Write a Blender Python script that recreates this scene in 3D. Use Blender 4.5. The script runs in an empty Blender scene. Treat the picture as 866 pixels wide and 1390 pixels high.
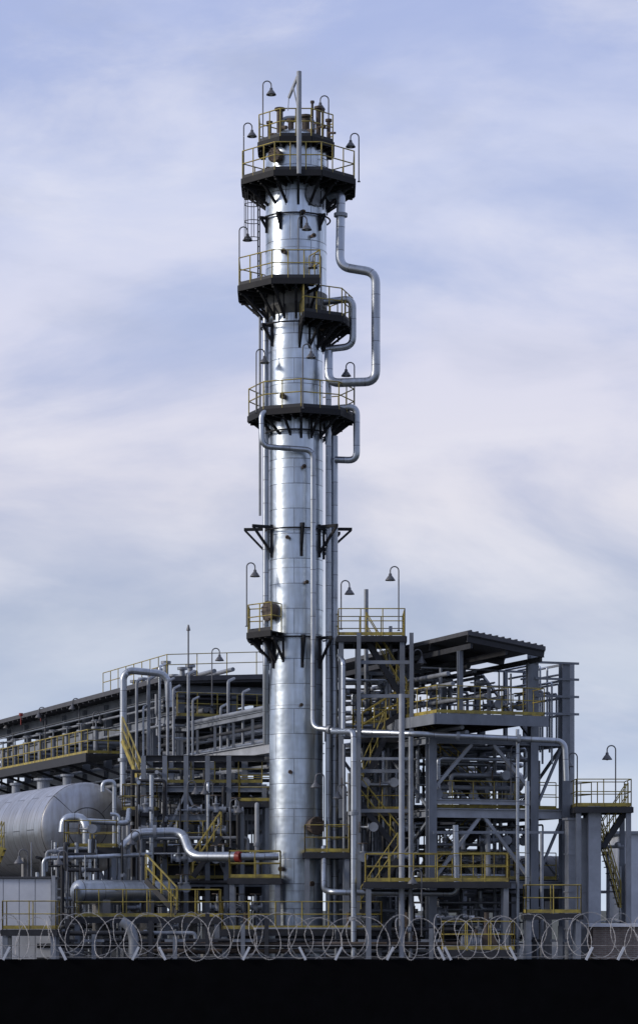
import bpy, bmesh, math, random
from mathutils import Vector, Matrix
random.seed(7)
R=math.radians; PI=math.pi
scene=bpy.context.scene; col=scene.collection
F,HY,CZ=3630.,1235.,2.3
def P(px,py,Y=110.): return Vector(((px-433)*Y/F,Y,CZ+(HY-py)*Y/F))
def Zt(py): return CZ+(HY-py)/33.
def V(*a): return Vector(a)
# ---------------------------------------------------------------- materials
def newmat(name):
    m=bpy.data.materials.new(name); m.use_nodes=True
    nt=m.node_tree; b=nt.nodes['Principled BSDF']; return m,nt,b
def mat(name,c,metal=0.,rough=.5,var=.25,scale=2.,bump=.0,c2=None,stretch=1.):
    m,nt,b=newmat(name); N=nt.nodes; L=nt.links
    tc=N.new('ShaderNodeTexCoord'); mp=N.new('ShaderNodeMapping'); mp.inputs['Scale'].default_value=(1,1,stretch)
    L.new(tc.outputs['Object'],mp.inputs[0])
    n=N.new('ShaderNodeTexNoise'); n.inputs['Scale'].default_value=scale; n.inputs['Detail'].default_value=6; n.inputs['Roughness'].default_value=.65
    L.new(mp.outputs[0],n.inputs['Vector'])
    r=N.new('ShaderNodeValToRGB'); d=c2 or tuple(x*(1-var) for x in c)
    r.color_ramp.elements[0].position=.35; r.color_ramp.elements[1].position=.68
    r.color_ramp.elements[0].color=(*d,1); r.color_ramp.elements[1].color=(*[min(1,x*(1+var*.4)) for x in c],1)
    L.new(n.outputs['Fac'],r.inputs[0]); L.new(r.outputs[0],b.inputs['Base Color'])
    mr=N.new('ShaderNodeMapRange'); mr.inputs['To Min'].default_value=max(.05,rough-.12); mr.inputs['To Max'].default_value=min(1,rough+.12)
    L.new(n.outputs['Fac'],mr.inputs['Value']); L.new(mr.outputs[0],b.inputs['Roughness'])
    b.inputs['Metallic'].default_value=metal
    if bump:
        bp=N.new('ShaderNodeBump'); bp.inputs['Strength'].default_value=bump; bp.inputs['Distance'].default_value=.03
        L.new(n.outputs['Fac'],bp.inputs['Height']); L.new(bp.outputs[0],b.inputs['Normal'])
    return m
def clad(name,c1,c2,seam,bw,rh,rough=.3,metal=.95,warp=.25,mort=.018,dirt=.6,dcol=(.55,.54,.5)):
    m,nt,b=newmat(name); N=nt.nodes; L=nt.links
    uv=N.new('ShaderNodeUVMap'); uv.uv_map='UVMap'
    br=N.new('ShaderNodeTexBrick'); br.offset=.5
    for k,v in (('Color1',(*c1,1)),('Color2',(*c2,1)),('Mortar',(*seam,1)),('Scale',1.),('Mortar Size',mort),('Mortar Smooth',.3),('Bias',0.),('Brick Width',bw),('Row Height',rh)):
        br.inputs[k].default_value=v
    L.new(uv.outputs[0],br.inputs['Vector'])
    tc=N.new('ShaderNodeTexCoord'); mp=N.new('ShaderNodeMapping'); mp.inputs['Scale'].default_value=(3,3,.35)
    L.new(tc.outputs['Object'],mp.inputs[0])
    n=N.new('ShaderNodeTexNoise'); n.inputs['Scale'].default_value=1.4; n.inputs['Detail'].default_value=7; n.inputs['Roughness'].default_value=.6
    L.new(mp.outputs[0],n.inputs['Vector'])
    mx=N.new('ShaderNodeMix'); mx.data_type='RGBA'; mx.blend_type='MULTIPLY'; mx.inputs[0].default_value=dirt
    rr=N.new('ShaderNodeValToRGB'); rr.color_ramp.elements[0].position=.3; rr.color_ramp.elements[1].position=.62
    rr.color_ramp.elements[0].color=(*dcol,1); rr.color_ramp.elements[1].color=(1,1,1,1)
    L.new(n.outputs['Fac'],rr.inputs[0]); L.new(br.outputs['Color'],mx.inputs[6]); L.new(rr.outputs[0],mx.inputs[7])
    L.new(mx.outputs[2],b.inputs['Base Color'])
    mr=N.new('ShaderNodeMapRange'); mr.inputs['To Min'].default_value=rough+.12; mr.inputs['To Max'].default_value=rough-.08
    L.new(n.outputs['Fac'],mr.inputs['Value']); L.new(mr.outputs[0],b.inputs['Roughness'])
    b.inputs['Metallic'].default_value=metal
    n2=N.new('ShaderNodeTexNoise'); n2.inputs['Scale'].default_value=1.3; n2.inputs['Detail'].default_value=2
    L.new(tc.outputs['Object'],n2.inputs['Vector'])
    b1=N.new('ShaderNodeBump'); b1.inputs['Strength'].default_value=warp; b1.inputs['Distance'].default_value=.12
    L.new(n2.outputs['Fac'],b1.inputs['Height'])
    b2=N.new('ShaderNodeBump'); b2.inputs['Strength'].default_value=.4; b2.inputs['Distance'].default_value=.01; b2.invert=True
    L.new(br.outputs['Fac'],b2.inputs['Height']); L.new(b1.outputs[0],b2.inputs['Normal']); L.new(b2.outputs[0],b.inputs['Normal'])
    return m
M=dict(
 clad=clad('tower_cladding',(.74,.82,.90),(.58,.65,.73),(.30,.33,.37),1.75,1.02,rough=.33,warp=.26,dirt=.65,dcol=(.62,.60,.56)),
 tank=clad('tank_cladding',(.52,.53,.55),(.40,.41,.43),(.15,.15,.155),3.2,1.2,rough=.33,mort=.03,dirt=.7,dcol=(.60,.54,.48)),
 pipe=clad('pipe_jacket',(.53,.57,.63),(.42,.45,.50),(.16,.16,.17),4.,.95,rough=.38,warp=.1,mort=.012),
 dull=mat('dull_pipe',(.30,.32,.355),.3,.5,.35,1.5),
 steel=mat('grey_painted_steel',(.225,.245,.28),0,.6,.3,1.2,.1,stretch=.5),
 pale=mat('pale_grey_steel',(.40,.42,.455),0,.6,.25,1.2,.1),
 dark=mat('dark_steel',(.03,.031,.037),.0,.65,.4,2.),
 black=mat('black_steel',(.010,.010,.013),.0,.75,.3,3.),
 rust=mat('rusty_metal',(.13,.10,.08),.1,.8,.4,2.),
 yellow=mat('yellow_paint',(.44,.345,.06),0,.55,.35,3.,c2=(.20,.155,.05)),
 red=mat('red_paint',(.30,.035,.025),0,.5,.3,3.),
 shade=mat('lamp_enamel',(.15,.15,.16),.2,.45,.3,6.),
 glass=mat('lamp_glass',(.55,.56,.58),0,.15,.1,3.),
 wire=mat('razor_wire_steel',(.56,.53,.50),.3,.5,.4,9.),
 sheet=mat('dark_fence_sheet',(.004,.004,.005),0,1.,.3,3.),
 white=mat('white_sheet',(.66,.68,.73),0,.55,.15,1.),
 conc=mat('concrete',(.24,.235,.23),0,.85,.3,2.,.2),
 roof=mat('roof_sheet',(.09,.09,.10),.2,.6,.3,2.),
 lag_fill=mat('lagging_shade_fill',(.06,.063,.072),.3,.5,.35,1.5),  # dark lagging, also on drums and boxes added to deepen the shade
 brick=clad('brick_wall',(.26,.20,.17),(.20,.15,.13),(.3,.29,.27),.25,.075,rough=.8,metal=0,warp=.05,mort=.01),
)
M['sheet'].node_tree.nodes['Principled BSDF'].inputs['Specular IOR Level'].default_value=.05
# ---------------------------------------------------------------- mesh builder
def frame(d,up=None):
    d=d.normalized(); ref=up or (V(0,0,1) if abs(d.z)<.95 else V(0,1,0))
    s=d.cross(ref).normalized(); return s,s.cross(d).normalized()
OFF={}
XF=None   # optional placement matrix for structures laid out on the rotated plant grid
class MB:
    def __init__(s): s.v=[];s.f=[];s.sm=[];s.uv=[]
    def add(s,vs,fs,smooth=False,uvs=None):
        b=len(s.v); s.v+=[Vector(v) for v in vs]
        for i,f in enumerate(fs):
            s.f.append([b+k for k in f]); s.sm.append(smooth); s.uv.append(uvs[i] if uvs else None)
        return s
    def box(s,a,b):
        x0,y0,z0=[min(a[i],b[i]) for i in range(3)]; x1,y1,z1=[max(a[i],b[i]) for i in range(3)]
        vs=[(x0,y0,z0),(x1,y0,z0),(x1,y1,z0),(x0,y1,z0),(x0,y0,z1),(x1,y0,z1),(x1,y1,z1),(x0,y1,z1)]
        fs=[(0,3,2,1),(4,5,6,7),(0,1,5,4),(1,2,6,5),(2,3,7,6),(3,0,4,7)]
        uv=[[( (vs[k][0]+vs[k][1]), vs[k][2]) for k in f] for f in fs]
        return s.add(vs,fs,uvs=uv)
    def bar(s,a,b,w,h,up=None,off=(0,0)):
        d=b-a
        if d.length<1e-4: return s
        S,T=frame(d,up); o=S*off[0]+T*off[1]
        vs=[p+o+S*w/2*i+T*h/2*j for p in (a,b) for i,j in ((-1,-1),(1,-1),(1,1),(-1,1))]
        return s.add(vs,[(0,1,2,3),(7,6,5,4),(0,4,5,1),(1,5,6,2),(2,6,7,3),(3,7,4,0)])
    def H(s,a,b,w,h,up=None,t=.03):
        s.bar(a,b,w,t,up,(0,h/2)); s.bar(a,b,w,t,up,(0,-h/2)); s.bar(a,b,t,h-t,up); return s
    def tube(s,pts,r,seg=10,bend=0,cap=True,r2=None):
        pts=[Vector(p) for p in pts]; q=[pts[0]]
        for i in range(1,len(pts)-1):
            a,b,c=pts[i-1],pts[i],pts[i+1]; d0=(a-b); d1=(c-b); k=min(bend,d0.length*.49,d1.length*.49)
            ang=d0.angle(d1,PI)
            if k<1e-3 or ang>3.1: q.append(b); continue
            p0=b+d0.normalized()*k; p1=b+d1.normalized()*k
            for j in range(7):
                t=j/6; q.append(p0*(1-t)**2+b*2*t*(1-t)+p1*t*t)
        q.append(pts[-1]); n=len(q); vs=[]; S,T=frame(q[1]-q[0]); ln=[0]
        for i in range(n):
            d=(q[min(i+1,n-1)]-q[max(i-1,0)]).normalized()
            S=(S-d*S.dot(d)).normalized(); T=S.cross(d)
            if i: ln.append(ln[-1]+(q[i]-q[i-1]).length)
            rr=r if r2 is None else r+(r2-r)*i/(n-1)
            for k in range(seg):
                a=2*PI*k/seg; vs.append(q[i]+S*math.cos(a)*rr+T*math.sin(a)*rr)
        fs=[];uv=[];c=2*PI*r
        for i in range(n-1):
            for k in range(seg):
                k2=(k+1)%seg; fs.append((i*seg+k,i*seg+k2,(i+1)*seg+k2,(i+1)*seg+k))
                uv.append([(c*k/seg,ln[i]),(c*(k+1)/seg,ln[i]),(c*(k+1)/seg,ln[i+1]),(c*k/seg,ln[i+1])])
        s.add(vs,fs,True,uv)
        if cap:
            s.add(vs[:seg],[tuple(range(seg))[::-1]]); s.add(vs[-seg:],[tuple(range(seg))])
        return s
    def lathe(s,prof,c,ax=V(0,0,1),seg=32,smooth=True):
        S,T=frame(ax); ax=ax.normalized(); vs=[];fs=[];uv=[];l=[0]
        for i,(r,z) in enumerate(prof):
            if i: l.append(l[-1]+math.hypot(r-prof[i-1][0],z-prof[i-1][1]))
            for k in range(seg):
                a=2*PI*k/seg; vs.append(c+ax*z+S*math.cos(a)*r+T*math.sin(a)*r)
        R0=max(p[0] for p in prof); cc=2*PI*R0
        for i in range(len(prof)-1):
            for k in range(seg):
                k2=(k+1)%seg; fs.append((i*seg+k,i*seg+k2,(i+1)*seg+k2,(i+1)*seg+k))
                uv.append([(cc*k/seg,l[i]),(cc*(k+1)/seg,l[i]),(cc*(k+1)/seg,l[i+1]),(cc*k/seg,l[i+1])])
        return s.add(vs,fs,smooth,uv)
    def cyl(s,a,b,r,seg=16):
        return s.tube([a,b],r,seg)
    def build(s,name,m,parent=None,label=None,cat=None,group=None,kind=None):
        if XF is not None: s.v=[XF@v for v in s.v]
        if parent is None:
            xs=[v.x for v in s.v]; ys=[v.y for v in s.v]; zs=[v.z for v in s.v]
            off=V((min(xs)+max(xs))/2,(min(ys)+max(ys))/2,min(zs))
        else: off=OFF[parent.name]
        me=bpy.data.meshes.new(name); me.from_pydata([v-off for v in s.v],[],s.f); me.update()
        ul=me.uv_layers.new(name='UVMap')
        for p,sm,u in zip(me.polygons,s.sm,s.uv):
            p.use_smooth=sm
            if u:
                for li,c in zip(p.loop_indices,u): ul.data[li].uv=c
        bm=bmesh.new(); bm.from_mesh(me); bmesh.ops.recalc_face_normals(bm,faces=bm.faces); bm.to_mesh(me); bm.free()
        me.materials.append(M[m] if isinstance(m,str) else m)
        o=bpy.data.objects.new(name,me); col.objects.link(o)
        if parent is None: o.location=off
        else: o.parent=parent
        OFF[o.name]=off; tag(o,label,cat,group,kind); return o
def tag(o,label=None,cat=None,group=None,kind=None):
    for k,v in (('label',label),('category',cat),('group',group),('kind',kind)):
        if v: o[k]=v
    return o
def thing(name,label,cat,loc,group=None):
    loc=Vector(loc)
    if XF is not None: loc=XF@loc
    o=bpy.data.objects.new(name,None); col.objects.link(o); o.location=loc; OFF[o.name]=loc; o.empty_display_size=.3
    return tag(o,label,cat,group)
def copy_tree(o,parent=None):
    c=o.copy(); col.objects.link(c); c.parent=parent
    for ch in list(o.children): copy_tree(ch,c)
    return c
def rail(mb,pts,h=1.1,post=1.1,r=.025,kick=True):
    for i in range(len(pts)-1):
        a,b=pts[i],pts[i+1]; L=(b-a).length
        for z in (h,h*.55): mb.tube([a+V(0,0,z),b+V(0,0,z)],r,6)
        if kick: mb.bar(a+V(0,0,.09),b+V(0,0,.09),.015,.13)
        n=max(1,round(L/post))
        for k in range(n+1):
            if k==0 and i>0: continue
            p=a.lerp(b,k/n); mb.tube([p,p+V(0,0,h)],r,6)
    return mb
# ---------------------------------------------------------------- setting
g=MB(); S0=3000; g.add([(-S0,-200,0),(S0,-200,0),(S0,6000,0),(-S0,6000,0)],[(0,1,2,3)])
M['ground']=mat('ground_gravel',(.07,.068,.055),0,.95,.5,.3,.3,c2=(.035,.045,.022))
g.build('ground','ground',kind='structure')
g=MB(); g.add([(-40,90,.004),(40,90,.004),(40,190,.004),(-40,190,.004)],[(0,1,2,3)])
M['pad']=mat('plant_pad',(.11,.11,.105),0,.9,.4,.5,.2); g.build('pavement','pad',kind='structure')
# ---------------------------------------------------------------- column
TC=V((402-433)/33.,110,0)
RB,RT=1.10,1.25
def TP(phi,r,z): a=R(phi); return V(TC.x+math.sin(a)*r,TC.y-math.cos(a)*r,z)
tower=thing('distillation_column','tall shiny silver distillation column ringed by black platforms with yellow railings','distillation column',(TC.x,TC.y,0))
zc1,zc0=Zt(402),Zt(432); C=V(TC.x,TC.y,0)
MB().lathe([(1.3,0),(1.3,.3),(RB+.01,.3)],C,seg=96,smooth=False).build('base_skirt','conc',tower)
def shellseg(z0,z1,r,name):
    m=MB(); m.lathe([(r,z0),(r,z1)],C,seg=96); m.build(name,'clad',tower)
shellseg(.3,zc0,RB,'lower_shell')
MB().lathe([(RB+.012,zc0),(RT+.03,zc0+.35),(RT+.03,zc1)],C,seg=64,smooth=False).build('transition_cone',mat('cone_grey',(.20,.195,.18),.3,.6,.3,1.5),tower)
zt=Zt(205)
shellseg(zc1,zt,RT,'upper_shell')
for py in (345,480,520,640,775,830,960,1110,1210):
    r=RT if py<400 else RB; z=Zt(py)
    MB().lathe([(r-.01,z),(r+.012,z),(r+.012,z+.03),(r-.01,z+.03)],C,seg=96,smooth=False).build('jacket_strap','pipe',tower)
MB().lathe([(RT-.02,zt),(RT*.97,zt+.25),(RT*.85,zt+.5),(RT*.6,zt+.7),(RT*.3,zt+.8),(0.02,zt+.83)],C,seg=64).build('domed_head','clad',tower)
def tplat(z,rin,rout,a0,a1,n,drop=1.0,cxo=0,brk=True,fasc=.24):
    A=[a0+(a1-a0)*i/n for i in range(n+1)]; full=(a1-a0)>359
    o=V(cxo,0,0); Q=lambda a,r,zz:TP(a,r,zz)+o
    m=MB()
    for i in range(n):
        a,b=A[i],A[i+1]
        vs=[Q(a,rin,z),Q(b,rin,z),Q(b,rout,z),Q(a,rout,z)]; vs+=[v-V(0,0,.05) for v in vs]
        m.add(vs,[(0,1,2,3),(7,6,5,4),(0,4,5,1),(1,5,6,2),(2,6,7,3),(3,7,4,0)])
        m.bar(Q(a,rout,z-.1),Q(b,rout,z-.1),.06,fasc)
        m.bar(Q(a,(rin+rout)/2,z-.12),Q(b,(rin+rout)/2,z-.12),.07,.13)
        m.bar(Q(a,rin+.05,z-.13),Q(b,rin+.05,z-.13),.07,.16)
        for f in (0,.25,.5,.75):
            c=a+(b-a)*f; k=math.cos(R((b-a)/2))/math.cos(R(c-(a+b)/2)) if f else 1
            m.bar(Q(c,rin,z-.16),Q(c,rout*k-.02,z-.16),.08,.22)
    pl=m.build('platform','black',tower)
    rm=MB(); pts=[Q(a,rout-.04,z) for a in A]
    if not full: pts=[Q(a0,rin+.15,z)]+pts+[Q(a1,rin+.15,z)]
    rail(rm,pts,1.15,.7,.025,False).build('railing','yellow',pl)
    km=MB()
    for i in range(n): km.bar(Q(A[i],rout-.03,z+.09),Q(A[i+1],rout-.03,z+.09),.015,.14)
    km.build('toe_board','dark',pl)
    if brk:
        B=[(a,1) for a in (A[:-1] if full else A)]+[((A[i]+A[i+1])/2,.9) for i in range(n)]
        for a,k in B:
            b=MB(); b.bar(Q(a,rout*k-.15,z-.22),Q(a,rin,z-drop),.09,.09); b.bar(Q(a,rin,z-.1),Q(a,rin,z-drop-.1),.1,.06); b.bar(Q(a,rout*k-.1,z-.3),Q(a,rin,z-.3),.09,.1)
            b.bar(Q(a,(rout*k+rin)/2,z-.3),Q(a,(rout*k+rin)/2,z-.22-drop*.42),.06,.06)
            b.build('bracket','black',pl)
    return pl
z1,z2,z3,z4,z5,z6=Zt(200),Zt(252),Zt(396),Zt(440),Zt(566),Zt(862)
tplat(z1,.3,1.67,-202.5,157.5,8,.6)
tplat(z2,RT,2.5,-202.5,157.5,8,1.0,.1)
tplat(z3,RT,2.55,-157,23,4,1.25)
tplat(z4,RB,2.38,8,143,3,1.1)
tplat(z5,RB,2.2,-180,180,8,.95,.22)
tplat(z6,RB,2.12,-112,-28,2,1.1)
def ladder(phi,r,z0,z1,cage=True):
    m=MB(); c=TP(phi,r,0); t=V(math.cos(R(phi)),math.sin(R(phi)),0)*.24; o=V(math.sin(R(phi)),-math.cos(R(phi)),0)
    for s in (-1,1): m.bar(c+t*s+V(0,0,z0),c+t*s+V(0,0,z1),.05,.03)
    zz=z0+.3
    while zz<z1: m.tube([c-t+V(0,0,zz),c+t+V(0,0,zz)],.014,5); zz+=.3
    l=m.build('ladder','dark',tower)
    if cage:
        k=MB(); zz=z0+2.1; T=t.normalized()
        arcp=lambda a,zz:c+T*math.sin(a)*.34+o*(math.cos(a)*.34+.25)+V(0,0,zz)
        while zz<z1+.3:
            k.tube([c+t+V(0,0,zz)]+[arcp(R(110-i*27.5),zz) for i in range(9)]+[c-t+V(0,0,zz)],.018,5,cap=False); zz+=.7
        for i in range(5):
            a=R(90-i*45); k.tube([arcp(a,z0+2.1),arcp(a,z1+.3)],.016,5)
        k.build('safety_cage','dark',l)
ladder(-80,1.55,z3,z2); ladder(-82,1.25,z5,z3-1.2,False); ladder(-85,1.22,z6,z5,False)
ladder(60,1.35,z2,z1,False)
def hoop(zz,r=1.24):
    MB().tube([TP(i*10,r,zz) for i in range(37)],.035,6,cap=False).build('support_hoop','black',tower)
for py,r in ((446,1.42),(590,1.3),(722,1.32),(868,1.32),(300,1.4)): hoop(Zt(py),r)
def tri(phi,py,rout,drop,r0=RB):
    zz=Zt(py); b=MB(); b.bar(TP(phi,r0,zz),TP(phi,rout,zz),.1,.12); b.bar(TP(phi,rout-.05,zz-.05),TP(phi,r0,zz-drop),.09,.09); b.bar(TP(phi,r0+.03,zz+.1),TP(phi,r0+.03,zz-drop-.15),.12,.08)
    b.build('bracket','black',tower)
for a,ro in ((-95,2.15),(-62,2.0),(12,1.5),(58,2.0),(92,2.3),(125,2.2)): tri(a,718,ro,1.1)
for a,ro in ((-95,1.7),(-55,1.5),(14,1.5),(60,1.7)): tri(a,868,ro,1.1)
for a in (-70,-30,10,50): tri(a,300,1.55,.45,RT)
for a in (-60,8,60,100): tri(a,446,1.6,.7)
def manhole(phi,zz,r,r0,dep=.28,name='manhole'):
    m=MB(); d=V(math.sin(R(phi)),-math.cos(R(phi)),0); c=TP(phi,r0-.05,zz)
    m.lathe([(r*.8,0),(r*.8,dep),(r,dep),(r,dep+.07),(r*.95,dep+.08),(.001,dep+.08)],c,d,24,smooth=False)
    for k in range(12):
        a=2*PI*k/12; S,T=frame(d); p=c+S*math.cos(a)*r*.88+T*math.sin(a)*r*.88+d*(dep+.07); m.tube([p,p+d*.05],.025,6)
    m.tube([c+d*(dep+.1)+V(r*.3,0,r*.3),c+d*(dep+.2)+V(r*.3,0,r*.3),c+d*(dep+.2)+V(-r*.3,0,r*.3),c+d*(dep+.1)+V(-r*.3,0,r*.3)],.015,5)
    m.build(name,'rust' if r<.45 else 'dull',tower)
manhole(38,Zt(273),.48,RT,.05,'blanking_disc'); manhole(-35,Zt(222),.3,RT); manhole(-48,Zt(243),.22,RT); manhole(-58,Zt(832),.42,RB); manhole(38,Zt(1122),.38,RB,.3)
for ph,py,r in ((12,300,.09),(-20,352,.1),(30,330,.08),(15,640,.08),(-15,735,.07),(60,450,.12),(20,795,.07),(-25,545,.12),(10,960,.06),(-10,1050,.07),(30,1200,.1),(-28,1180,.1)):
    manhole(ph,Zt(py),r,RT if py<400 else RB,.18,'nozzle')
d=MB(); d.tube([P(406,236,107.7),P(406,97,107.7)],.1,12); d.bar(P(404,104,107.8),P(392,133,108.2),.09,.09); d.tube([P(398,118,107.9),P(405,150,107.7)],.03,6); d.tube([P(392,133,108.2),P(391,150,108.2)],.02,5)
d.build('davit','pale',tower)
for (a,b,c,r) in ((380,150,196,.13),(432,148,196,.1),(415,160,196,.16),(366,168,196,.08),(446,165,196,.08),(395,165,196,.12),(424,140,196,.05),(438,152,196,.05)):
    m=MB(); m.tube([P(a,c,109.5),P(a,b,109.5)],r,12); m.tube([P(a,b,109.5),P(a,b-3,109.5)],r*1.7,12); m.tube([P(a,(b+c)/2,109.5),P(a+9,(b+c)/2,109.2)],r*.6,10); m.build('head_nozzle','rust',tower)
m=MB(); m.tube([P(383,190,109.5),P(383,160,109.5),P(425,160,109.5),P(425,190,109.5)],.09,10,.3); m.build('head_pipe','dull',tower)
# ---------------------------------------------------------------- pipes
def pipe(pts,r,label,m='pipe',bend=None,fl=(),group=None,name='pipe',Y=110.):
    pp=[P(p[0],p[1],p[2] if len(p)>2 else Y) for p in pts]
    return wpipe(pp,r,label,m,bend,fl,group,name)
def wpipe(pp,r,label,m='pipe',bend=None,fl=(),group=None,name='pipe'):
    o=MB().tube(pp,r,14 if r>.08 else 8,bend if bend is not None else max(.12,r*2.2)).build(name,m,None,label,name,group)
    for (i,t) in fl:
        c=pp[i].lerp(pp[i+1],t); d=(pp[i+1]-pp[i]).normalized()
        f=MB(); f.tube([c-d*.07,c+d*.07],r*1.55,14)
        f.build('flange','dull',o)
    return o
pipe([(447,268,109.6),(463,262,109.2),(461,362,109.2),(510,370,108.8),(510,518,108.8),(446,520,109),(446,478,109.4)],.18,'thick silver pipe loop standing out right of the upper column between platforms',fl=((1,.3),),bend=.45)
pipe([(440,410,109.5),(479,405,109.2),(479,470,109.2),(443,474,109.4)],.14,'short silver pipe bend under the small right platform of the column',bend=.4)
pipe([(438,556,109.4),(484,552,109.3),(484,625,109.3),(455,624,109.5)],.14,'short silver U-shaped pipe under the right of the middle column platform',bend=.35)
pipe([(372,556,108.6),(355,560,108.4),(356,606,108.4),(425,611,108.6),(425,988,108.6),(470,993,107.5),(560,996,105.2),(766,1006,104.8),(768,1060,104.8)],.115,'long silver pipe falling down the column front then turning right across the steel frame',bend=.35,fl=((4,.5),(6,.3),(6,.7)))
pipe([(446,480,109.4),(446,1262,109.4)],.12,'slim vertical silver pipe hugging the right edge of the column')
pipe([(454,592,109.6),(454,1262,109.6)],.14,'thicker vertical silver pipe just outside the slim one right of the column')
pipe([(361,432,109.7),(361,905,109.7),(361,1010,110.5)],.13,'vertical pipe along the left edge of the column above the rack')
pipe([(353,430,110),(353,700,110)],.05,'thin vertical pipe left of the upper column','dull')
pipe([(440,1150,107.5),(440,1208,106),(450,1211,105),(620,1213,105),(618,1120,105)],.12,'low silver pipe running right from the column foot and rising inside the frame',bend=.3)
pipe([(452,993,107.2),(480,993,104.6),(480,1310,104.6)],.12,'silver pipe standing upright from the crossing pipe down to the ground right of the column',bend=.3,fl=((1,.35),(1,.8)))
pipe([(466,1000,107),(466,898,107),(460,890,108)],.1,'short riser pipe bent over beside the right balcony')
for i,(x,y0,y1,Y,r,mm,l) in enumerate(((545,942,1300,104.2,.11,'pale','pale grey standpipe at the left foot of the roofed deck'),(557,1000,1300,104.6,.08,'dull','narrow grey standpipe just right of the pale standpipe'),(530,850,1290,110,.07,'dull','narrow standpipe rising behind the right balcony'),(517,1010,1290,111,.09,'pipe','silver standpipe behind the stair flights'),(497,800,1290,112,.09,'dull','dull standpipe behind the left end of the stair flights'),(702,990,1300,105.4,.07,'pipe','slender silver pipe standing inside the right bay of the frame'),(715,1060,1300,105.2,.09,'pipe','silver pipe standing close left of the frame main post'),(671,1010,1300,109,.08,'dull','dull pipe standing mid bay at the back of the frame'),(467,1010,1290,107.4,.06,'dull','thin dull standpipe between the column pipes and the upright silver pipe'))):
    pipe([(x,y0,Y),(x,y1,Y)],r,l,mm)
pipe([(168,1080,121),(168,918,121),(176,910,121),(228,915,121),(230,960,121)],.16,'thick silver pipe arching over the left rack roof corner',bend=.5,fl=((0,.3),))
for x,t,Y,r in ((186,925,121.5,.07),(202,922,121.7,.08),(217,905,121.5,.06),(256,915,119,.07),(228,925,120.5,.07),(262,950,118.5,.05),(195,960,121.2,.05),(236,935,119.4,.06),(310,925,118.5,.07),(300,960,118.5,.06),(330,940,116,.06)):
    pipe([(x,1120,Y),(x,t,Y),(x+8,t-4,Y+1.)],r,'upright silver riser pipe beside the left rack corner column','pipe' if x%2 else 'dull',group='riser pipes at the left rack corner')
pipe([(168,1150,109.5),(186,1131,109.5),(248,1129,109.5),(260,1163,108.5),(322,1163,107.6)],.20,'fat silver pipe sloping from the tank area to a red flange',bend=.5,fl=((1,.4),))
MB().tube([P(321,1163,107.6),P(327,1163,107.5)],.22,16).build('blind_flange','red',None,'red painted flange on the end of the fat silver pipe','flange')
pipe([(327,1163,107.5),(378,1163,107.7)],.15,'short silver pipe from the red flange to the column')
pipe([(86,1130,111),(88,1110,111),(112,1110,111),(118,1122,110.8),(119,1190,110.8)],.19,'thick silver elbow pipe dropping in front of the big tank end',bend=.4,fl=((3,.4),(3,.75)))
pipe([(112,1114,111),(174,1118,111),(176,1100,112)],.12,'silver pipe running right from the elbow at the tank end',bend=.3)
pipe([(150,1105,111),(162,1106,111),(161,1215,111),(161,1300,111)],.08,'slim pipe going down between tank and exchanger')
pipe([(165,1250,104),(175,1256,104),(182,1270,104),(182,1300,104)],.2,'fat pipe elbow just above the wire at the lower left','dull',bend=.5)
pipe([(140,1075,112),(140,1062,112),(156,1060,112),(156,1180,112)],.1,'slim silver pipe curling over the top of the big tank end',bend=.3)
pipe([(60,1190,109),(60,1165,109),(150,1162,109),(205,1160,110)],.09,'thin silver pipe crossing low before the big tank end',bend=.25)
# ---------------------------------------------------------------- left rack
u=V(-.359,.933,0); nn=V(.933,.359,0); C0=V(-6.4,123.6,0)
def LP(s,o,z): return C0+u*s+nn*o+V(0,0,z)
rack=thing('pipe_rack','long roofed grey steel pipe rack receding to the left behind the tank','pipe rack',LP(0,0,0))
W=5.2
for k in range(10):
    s=k*3.9
    for o in (0,W/2,W) if k==0 else (0,W):
        MB().H(LP(s,o,0),LP(s,o,12.6),.32,.32,up=u).build('post','steel',rack)
    for z in (3.2,6.2,9.1,11.2,12.5):
        MB().H(LP(s,0,z),LP(s,W,z),.22,.3).build('cross_beam','steel',rack)
for z in (6.2,7.7,9.1,11.2,12.5):
    for o in (0,W):
        MB().H(LP(-.3,o,z),LP(36,o,z),.28,.42 if z!=7.7 else .2).build('long_beam','pale' if z==9.1 else 'steel',rack)
for k in range(9):
    s=k*3.9
    MB().bar(LP(s,0,3.3 if k%2 else 6.1),LP(s+3.9,0,6.1 if k%2 else 3.3),.12,.12).build('brace','steel',rack)
rf=MB()
vs=[LP(-1,-1.2,12.75),LP(38,-1.2,12.75),LP(38,W+1.2,13.15),LP(-1,W+1.2,13.15)]; vs+=[v+V(0,0,.22) for v in vs]
rf.add(vs,[(3,2,1,0),(4,5,6,7),(0,1,5,4),(1,2,6,5),(2,3,7,6),(3,0,4,7)])
for k in range(40): rf.bar(LP(-.8+k,-1.15,12.7),LP(-.8+k,W+1.1,13.08),.08,.1)
rf.build('roof','roof',rack)
rail(MB(),[LP(9.5,-.9,12.95),LP(-.8,-.9,12.95),LP(-.8,W-.3,13.3)],1.05,1.3,.022,False).build('railing','yellow',rack)
for k in range(8):
    p=LP(.6+k*1.25,.3+.8*(k%2),12.95); m=MB(); m.tube([p,p+V(0,0,.5+.25*(k%3))],.12,10); m.tube([p+V(0,0,.5+.25*(k%3)),p+V(0,0,.62+.25*(k%3))],.24,12); m.build('roof_vent','dull',rack)
for i in range(3): wpipe([LP(-.5,.6+i*.9,13.25+.1*i),LP(11,.6+i*.9,13.25+.1*i)],.1,'pipe laid on top of the near end of the left rack roof','dull',group='pipes on the left rack roof')
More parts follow.
